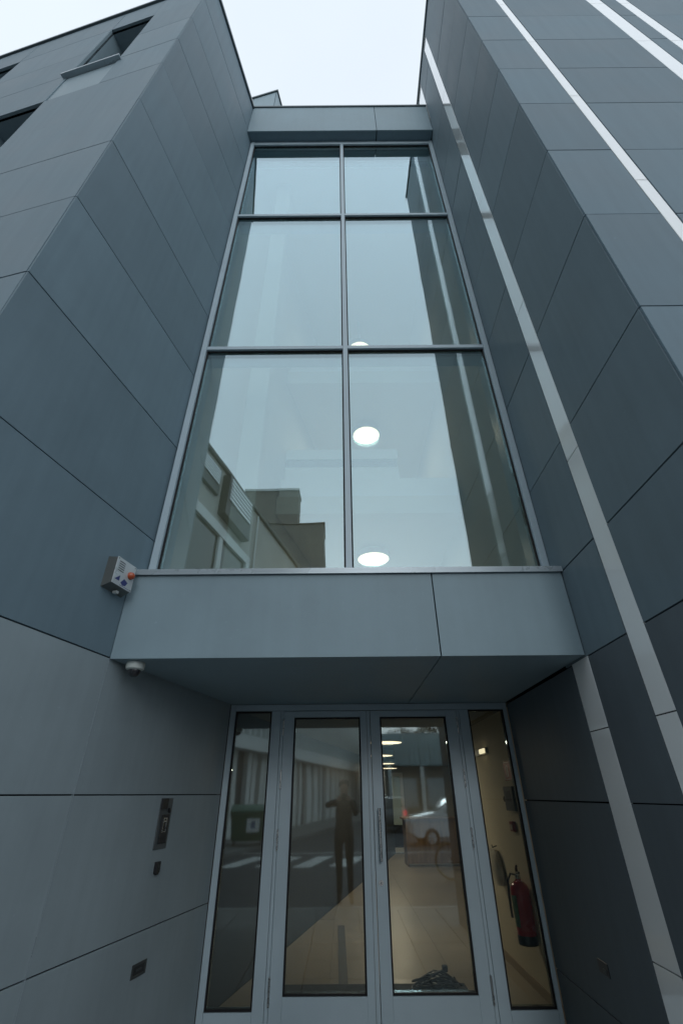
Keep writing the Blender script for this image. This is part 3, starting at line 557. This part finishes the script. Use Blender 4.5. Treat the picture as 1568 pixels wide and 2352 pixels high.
for (y0, y1, z0, z1) in ((14.6, 19.6, 7.6, 11.0), (21.5, 26.0, 7.6, 11.0), (28, 32.5, 7.6, 11.0), (35, 39.5, 7.6, 11.0)):
    w = box('window', TF, ts(y0), ts(y1), -0.045, -0.02, z0, z1, DARKGL, TB)
    boxes('surround', [(TF, ts(y0) - 0.4, ts(y0), -0.049, 0.12, z0, z1 + 0.45), (TF, ts(y1), ts(y1) + 0.4, -0.049, 0.12, z0, z1 + 0.45), (TF, ts(y0), ts(y1), -0.049, 0.12, z1, z1 + 0.45), (TF, ts(y0), ts(y1), -0.049, 0.12, z0, z0 + 0.12)], WHT, w)
    m_ = (ts(y0) + ts(y1)) / 2
    boxes('mullion', [(TF, m_ - 0.16, m_ + 0.16, -0.019, 0.09, z0 + 0.12, z1)], WHT, w)
for k in range(5): lathe('downpipe', [(0.05, 3.95), (0.05, 14.2)], TF(ts(20.6 + 7 * k), 0.03, 0), WHT, TB, 10)

BT = empty('brick_tower', (-7, -36, 0), 'stepped brown brick tower block mirrored in the lower left pane', 'building')
BRK = base_mat('brown_brick', (0.23, 0.21, 0.185), 0.9, var=0.18, scale=2.0)
def vY(yv): return 6.254 - yv
box('lower_block', WORLDF, -13, -1.62, vY(40), vY(37), 0, 1.5 + 0.594 * 37, BRK, BT); box('upper_block', WORLDF, -9.5, -4.30, vY(39), vY(37.2), 1.5 + 0.594 * 37, 1.5 + 0.70 * 37, BRK, BT)
box('coping', WORLDF, -9.6, -4.22, vY(39.1), vY(37.1), 1.5 + 0.70 * 37, 1.75 + 0.70 * 37, WHT, BT); box('coping', WORLDF, -13.1, -1.55, vY(40.1), vY(36.9), 1.45 + 0.594 * 37, 1.6 + 0.594 * 37 - 0.05, BRK, BT)
for i in range(4):
    for j in range(3):
        box('window', WORLDF, -3.9 - i * 2.4, -2.8 - i * 2.4, vY(37) + 0.001, vY(37) + 0.03, 7 + j * 4.6, 9 + j * 4.6, DARKGL, BT)

WH = empty('market_hall', (9, -34, 0), 'low hall with ribbed pale blue fascia mirrored in the right door', 'building')
TEAL = base_mat('pale_blue_cladding', (0.38, 0.50, 0.52), 0.5, var=0.05)
box('wall', WORLDF, 3.2, 22, -44, -33, 0, 3.5, base_mat('hall_wall', (0.16, 0.15, 0.13), 0.8), WH)
bm = bmesh.new(); n = 24
for i in range(n):
    x0 = 3.0 + i * 0.8; zt = 5.9 - 0.0042 * (x0 - 5) ** 2
    bm_box(bm, WORLDF, x0, x0 + 0.79, -44, -32.6, 3.5, zt)
mesh_obj('fascia', bm, TEAL, WH)
for i in range(48): box('rib', WORLDF, 3.05 + i * 0.4, 3.13 + i * 0.4, -32.6, -32.5, 3.5, 5.0, TEAL, WH)
for i in range(6): box('post', WORLDF, 3.6 + i * 2.6, 3.9 + i * 2.6, -32.95, -32.65, -0.1, 3.49, WHT, WH)
for i in range(5): box('shop_window', WORLDF, 4.1 + i * 2.6, 5.9 + i * 2.6, -32.99, -32.96, 0.6, 2.6, base_mat('bright_shop_glass', (0.35, 0.40, 0.42), 0.1), WH)

LEAF = base_mat('dark_leaves', (0.05, 0.075, 0.04), 0.7, var=0.3, scale=2); BARK = base_mat('bark', (0.09, 0.07, 0.05), 0.9, var=0.2)
for k, (x, y, hgt, wd, pl) in enumerate(((7.5, -49, 8.6, 2.6, 'left'), (11.5, -50, 9.4, 3.0, 'middle'), (16, -49, 8.8, 2.8, 'right'))):
    t = empty('street_tree', (x, y, -0.1), pl + ' one of three dark trees behind the low hall', 'tree', 'trees behind the hall')
    bm = bmesh.new(); bm_tube(bm, [(x, y, -0.1), (x + 0.1, y, 2), (x, y + 0.1, hgt * 0.55)], [0.25, 0.18, 0.1])
    for a in range(5): bm_tube(bm, [(x, y, hgt * 0.4), (x + 1.3 * math.cos(a * 1.3), y + 1.3 * math.sin(a * 1.3), hgt * 0.65)], [0.1, 0.04], 6)
    mesh_obj('trunk', bm, BARK, t, True)
    bm = bmesh.new(); rt_ = random.Random(k)
    cl = [(x + rt_.uniform(-1, 1) * wd * 0.7, y + rt_.uniform(-1, 1) * wd * 0.7, hgt * rt_.uniform(0.55, 0.88), rt_.uniform(0.7, 1.3)) for _ in range(14)]
    for _ in range(1600):
        c_ = rt_.choice(cl); dv = Vector((rt_.gauss(0, 1), rt_.gauss(0, 1), rt_.gauss(0, 1))).normalized() * c_[3] * rt_.uniform(0.5, 1.05)
        p = Vector(c_[:3]) + dv; u = Vector((rt_.gauss(0, 1), rt_.gauss(0, 1), rt_.gauss(0, 1))).normalized(); w_ = u.orthogonal().normalized(); s_ = rt_.uniform(0.10, 0.2)
        bm.faces.new([bm.verts.new(p + u * s_), bm.verts.new(p + w_ * s_ * 0.5), bm.verts.new(p - u * s_), bm.verts.new(p - w_ * s_ * 0.5)])
    mesh_obj('crown', bm, LEAF, t)

tag(prism('far_pavement', [tuple(TF(ts(8.5), 2.2, 0).xy), tuple(TF(ts(50), 2.2, 0).xy), tuple(TF(ts(50), -0.6, 0).xy), tuple(TF(ts(8.5), -0.6, 0).xy)], -0.118, 0.0, PAVE), kind='structure')
ZC = FR((-3.4, -5.6, 0), (1, 0, 0), (0.22, -0.97, 0))
for k in range(4): tag(box('crossing_stripe', ZC, k * 1.0, k * 1.0 + 0.5, 0, 2.6, -0.1115, -0.107, PAINT), kind='structure')
tag(box('edge_line', ZC, -3, 9, 3.6, 3.75, -0.1115, -0.107, PAINT), kind='structure')

GREEN = base_mat('green_bin_plastic', (0.03, 0.10, 0.055), 0.45, var=0.12, scale=4)
DU = empty('dumpster', (0, 0, 0), 'dark green wheeled waste container mirrored in the left sidelight', 'dumpster')
bm = bmesh.new(); lo_, hi_ = [], []
for (x, y) in ((-0.58, -0.42), (0.58, -0.42), (0.58, 0.42), (-0.58, 0.42)): lo_.append(bm.verts.new((x, y, 0.16)))
for (x, y) in ((-0.68, -0.52), (0.68, -0.52), (0.68, 0.52), (-0.68, 0.52)): hi_.append(bm.verts.new((x, y, 1.0)))
bm.faces.new(lo_); bm.faces.new(hi_)
for i in range(4): bm.faces.new((lo_[i], lo_[(i + 1) % 4], hi_[(i + 1) % 4], hi_[i]))
bmesh.ops.bevel(bm, geom=list(bm.edges), offset=0.03, segments=2, affect='EDGES'); mesh_obj('container', bm, GREEN, DU)
lathe('lid', [(0.50, -0.70), (0.52, -0.68), (0.52, 0.68), (0.50, 0.70)], (0, 0, 0.0), base_mat('green_lid', (0.12, 0.22, 0.17), 0.4), DU, 24, 'x').scale = (1, 1.05, 0.42)
bpy.data.objects['lid'].location = (0, 0, 1.0)
box('rim', WORLDF, -0.71, 0.71, -0.55, 0.55, 0.96, 1.02, GREEN, DU, 0.01)
for sx in (-0.5, 0.5):
    for sy in (-0.36, 0.36): lathe('wheel', [(0.02, -0.025), (0.08, -0.02), (0.08, 0.02), (0.02, 0.025)], (sx, sy, 0.08), BLACKP, DU, 16, 'x')
box('paper_notice', WORLDF, -0.05, 0.42, 0.53, 0.535, 0.42, 0.80, WHITEP, DU); box('notice_print', WORLDF, 0.10, 0.26, 0.5355, 0.537, 0.52, 0.72, base_mat('print_blue', (0.12, 0.16, 0.28), 0.6), DU)
DU.location = (-3.55, -10.9, -0.02); DU.rotation_euler = (0, 0, R(-6))

def car(body_col, lab, loc, rz, name):
    c = empty('parked_car', (0, 0, 0), lab, 'car', 'cars parked across the street')
    cm = base_mat(name, body_col, 0.25, coat=1.0, var=0.02)
    prof = [(-2.05, 0.35), (-2.08, 0.62), (-2.0, 0.85), (-1.85, 0.95), (-1.5, 1.38), (-1.2, 1.46), (0.0, 1.47), (0.35, 1.40), (1.05, 0.98), (1.85, 0.85), (2.05, 0.68), (2.08, 0.38), (1.9, 0.24), (-1.9, 0.24)]
    bm = bmesh.new(); rings = []
    for yy, k in ((-0.86, 0.0), (-0.80, 1.0), (0.80, 1.0), (0.86, 0.0)):
        rings.append([bm.verts.new((x * (0.985 if not k else 1), (yy if z < 0.9 else yy * (0.86 if z > 1.3 else 0.94)), z - (0.02 if not k and z > 0.3 else 0))) for x, z in prof])
    for i in range(3):
        for j in range(len(prof)): bm.faces.new((rings[i][j], rings[i][(j + 1) % len(prof)], rings[i + 1][(j + 1) % len(prof)], rings[i + 1][j]))
    bm.faces.new(rings[0]); bm.faces.new(rings[-1]); bmesh.ops.bevel(bm, geom=list(bm.edges), offset=0.02, segments=2, affect='EDGES')
    mesh_obj('body', bm, cm, c, True)
    for s in (-1, 1):
        bm = bmesh.new(); pts = [(-1.62, 0.95), (-1.36, 1.33), (0.05, 1.37), (0.75, 0.97)]
        a = [bm.verts.new((x, s * (0.845 if z < 1 else 0.775), z)) for x, z in pts]; b_ = [bm.verts.new((x, s * 0.70, z)) for x, z in pts]
        bm.faces.new(a); bm.faces.new(b_)
        for i in range(4): bm.faces.new((a[i], a[(i + 1) % 4], b_[(i + 1) % 4], b_[i]))
        mesh_obj('side_window', bm, DARKGL, c)
        box('headlight', WORLDF, 1.88, 2.07, s * 0.62 - 0.15, s * 0.62 + 0.15, 0.62, 0.76, STRIP, c, 0.02)
        box('tail_light', WORLDF, -2.09, -1.95, s * 0.66 - 0.10, s * 0.66 + 0.10, 0.66, 0.88, emit_mat('tail_red', (1.0, 0.06, 0.08), 1.2) if 'tail_red' not in MATS else MATS['tail_red'], c, 0.02)
        for x in (-1.28, 1.3):
            w = lathe('wheel', [(0.20, -0.09), (0.31, -0.08), (0.32, 0.0), (0.31, 0.08), (0.20, 0.09)], (x, s * 0.78, 0.21), BLACKP, c, 28, 'y')
            lathe('rim', [(0.02, -0.092), (0.19, -0.088), (0.20, 0.0), (0.19, 0.088), (0.02, 0.092)], (x, s * 0.785, 0.21), STEEL, w, 20, 'y')
    bm = bmesh.new(); pv = [(0.42, -0.62, 1.37), (0.42, 0.62, 1.37), (1.02, 0.72, 1.005), (1.02, -0.72, 1.005)]
    a = [bm.verts.new(p) for p in pv]; b_ = [bm.verts.new((x + 0.03, y, z + 0.025)) for x, y, z in pv]; bm.faces.new(a); bm.faces.new(b_)
    for i in range(4): bm.faces.new((a[i], a[(i + 1) % 4], b_[(i + 1) % 4], b_[i]))
    mesh_obj('windscreen', bm, DARKGL, c)
    bm = bmesh.new(); pv = [(-1.52, -0.60, 1.36), (-1.52, 0.60, 1.36), (-1.80, 0.68, 1.0), (-1.80, -0.68, 1.0)]
    a = [bm.verts.new(p) for p in pv]; b_ = [bm.verts.new((x - 0.03, y, z + 0.02)) for x, y, z in pv]; bm.faces.new(a); bm.faces.new(b_)
    for i in range(4): bm.faces.new((a[i], a[(i + 1) % 4], b_[(i + 1) % 4], b_[i]))
    mesh_obj('rear_window', bm, DARKGL, c)
    c.location = loc; c.rotation_euler = (0, 0, rz)
car((0.62, 0.64, 0.66), 'white parked car seen side-on mirrored in the right door', (4.6, -12.5, -0.11), R(176), 'white_car_paint')
car((0.05, 0.055, 0.065), 'dark parked car with red tail lights mirrored left of the white car', (2.4, -20.5, -0.11), R(-92), 'dark_car_paint')

# bicycle standing on the street edge
BK = empty('bicycle', (0, 0, 0), 'bicycle with dark saddlebag mirrored low in the right door', 'bicycle')
for x in (0.0, 1.05):
    bm = bmesh.new(); seg, sg2 = 40, 8; rg = []
    for i in range(seg):
        a = 2 * math.pi * i / seg
        rg.append([bm.verts.new((x + (0.33 + 0.02 * math.cos(b)) * math.cos(a), 0.02 * math.sin(b), 0.35 + (0.33 + 0.02 * math.cos(b)) * math.sin(a))) for b in [2 * math.pi * k / sg2 for k in range(sg2)]])
    for i in range(seg):
        for k in range(sg2): bm.faces.new((rg[i][k], rg[(i + 1) % seg][k], rg[(i + 1) % seg][(k + 1) % sg2], rg[i][(k + 1) % sg2]))
    w = mesh_obj('wheel', bm, base_mat('tan_tyre', (0.16, 0.12, 0.06), 0.7), BK, True)
    bm = bmesh.new()
    for i in range(14):
        a = 2 * math.pi * i / 14; bm_tube(bm, [(x, 0.0, 0.35), (x + 0.315 * math.cos(a), 0, 0.35 + 0.315 * math.sin(a))], 0.0025, 4)
    bm_lathe(bm, [(0.02, -0.04), (0.025, 0), (0.02, 0.04)], (x, 0, 0.35), 10, 'y'); mesh_obj('spokes', bm, STEEL, w)
bm = bmesh.new()
for a, b in (((0, 0, 0.35), (0.22, 0, 0.88)), ((0.2, 0, 0.82), (0.62, 0, 0.80)), ((0.17, 0, 0.72), (0.55, 0, 0.32)), ((0.55, 0, 0.32), (0.65, 0, 0.92)), ((0.55, 0.03, 0.32), (1.05, 0.03, 0.35)), ((0.62, 0.02, 0.78), (1.05, 0.04, 0.35)), ((0.22, 0, 0.88), (0.25, 0, 1.0))): bm_tube(bm, [a, b], 0.016)
mesh_obj('frame', bm, BLACKP, BK, True)
tube('handlebar', [(0.32, -0.28, 1.0), (0.24, -0.2, 1.01), (0.25, 0, 1.0), (0.24, 0.2, 1.01), (0.32, 0.28, 1.0)], 0.012, STEEL, BK)
lathe('saddle', [(0.03, -0.13), (0.05, -0.08), (0.08, 0.05), (0.09, 0.10), (0.05, 0.13)], (0.66, 0, 0.95), BLACKP, BK, 16, 'x')
box('saddlebag', WORLDF, 0.80, 1.20, 0.05, 0.22, 0.42, 0.80, base_mat('navy_bag', (0.03, 0.04, 0.06), 0.8), BK, 0.03); box('saddlebag', WORLDF, 0.80, 1.20, -0.22, -0.05, 0.42, 0.80, MATS['navy_bag'], BK, 0.03)
tube('kickstand', [(0.55, 0.02, 0.3), (0.60, 0.2, 0.0)], 0.01, STEEL, BK)
BK.location = (2.38, -3.1, -0.112)

# ------------------------------------------------------------------ the photographer, mirrored in the left door
PS_ = empty('person', (0.0, -0.42, -0.112), 'person in dark clothes holding a camera to the face, mirrored in the left door', 'person')
SK_V = [((0, -.42, .93), .15, .11), ((0, -.42, 1.10), .15, .11), ((0, -.41, 1.28), .18, .12), ((0, -.41, 1.38), .10, .08), ((0, -.40, 1.46), .055, .055), ((0, -.39, 1.56), .085, .10), ((0, -.39, 1.66), .07, .085),
        ((-.10, -.42, .86), .10, .10), ((-.09, -.40, .46), .065, .065), ((-.09, -.44, .06), .045, .05), ((-.10, -.32, -.06), .04, .035),
        ((.10, -.42, .86), .10, .10), ((.10, -.40, .46), .065, .065), ((.10, -.44, .06), .045, .05), ((.12, -.32, -.06), .04, .035),
        ((-.19, -.41, 1.36), .06, .06), ((-.33, -.30, 1.33), .05, .05), ((-.13, -.19, 1.41), .036, .036), ((.19, -.41, 1.36), .06, .06), ((.22, -.24, 1.18), .05, .05), ((.13, -.19, 1.40), .036, .036)]
ED = [(0, 1), (1, 2), (2, 3), (3, 4), (4, 5), (5, 6), (0, 7), (7, 8), (8, 9), (9, 10), (0, 11), (11, 12), (12, 13), (13, 14), (3, 15), (15, 16), (16, 17), (3, 18), (18, 19), (19, 20)]
org = WORG[PS_.name]
me = bpy.data.meshes.new('body'); me.from_pydata([Vector(v[0]) - org for v in SK_V], ED, []); me.update()
body = bpy.data.objects.new('body', me); C.objects.link(body); body.parent = PS_; WORG['body'] = org
sm = body.modifiers.new('skin', 'SKIN')
for i, v in enumerate(SK_V): me.skin_vertices[0].data[i].radius = (v[1], v[2]); me.skin_vertices[0].data[i].use_root = (i == 0)
sub = body.modifiers.new('sub', 'SUBSURF'); sub.levels = 1; sub.render_levels = 2; sm.use_smooth_shade = True
me.materials.append(base_mat('dark_coat', (0.018, 0.017, 0.017), 0.85, var=0.1))
SKIN = base_mat('skin', (0.42, 0.27, 0.20), 0.55, var=0.05)
lathe('face', [(0.02, 1.475), (0.055, 1.50), (0.07, 1.56), (0.072, 1.62), (0.05, 1.67)], (0, -0.345, 0), SKIN, PS_, 20)
lathe('hair', [(0.06, 1.60), (0.095, 1.63), (0.10, 1.68), (0.075, 1.73), (0.02, 1.75)], (0, -0.40, 0), base_mat('dark_hair', (0.02, 0.015, 0.012), 0.6), PS_, 20)
for s in (-1, 1):
    bm = bmesh.new()
    bm_box(bm, WORLDF, s * 0.115 - 0.014, s * 0.115 + 0.014, -0.21, -0.12, 1.39, 1.47, 0.012)
    for k, (dz, ln) in enumerate(((0.07, 0.06), (0.05, 0.07), (0.03, 0.07), (0.01, 0.055))): bm_tube(bm, [(s * 0.112, -0.125, 1.395 + dz), (s * 0.100, -0.085, 1.395 + dz), (s * (0.112 - ln), -0.080, 1.395 + dz - 0.004)], [0.010, 0.009, 0.007], 7)
    bm_tube(bm, [(s * 0.115, -0.19, 1.44), (s * 0.09, -0.21, 1.47), (s * 0.07, -0.215, 1.48)], [0.011, 0.010, 0.008], 7)
    mesh_obj('hand', bm, SKIN, PS_, True)
PCM = empty('photo_camera', (0, -0.14, 1.39), 'black camera held in front of the face of the mirrored person', 'camera')
box('camera_body', WORLDF, -0.075, 0.075, -0.20, -0.13, 1.40, 1.49, BLACKP, PCM, 0.01); lathe('lens', [(0.038, -0.13), (0.036, -0.08), (0.040, -0.05), (0.036, -0.045)], (0, 0, 1.445), BLACKP, PCM, 24, 'y'); box('viewfinder', WORLDF, -0.028, 0.028, -0.20, -0.14, 1.491, 1.52, BLACKP, PCM, 0.008)
tube('camera_strap', [(-0.075, -0.165, 1.47), (-0.10, -0.30, 1.36), (-0.07, -0.46, 1.45), (0.07, -0.46, 1.45), (0.10, -0.30, 1.36), (0.075, -0.165, 1.47)], 0.007, BLACKP, PCM)
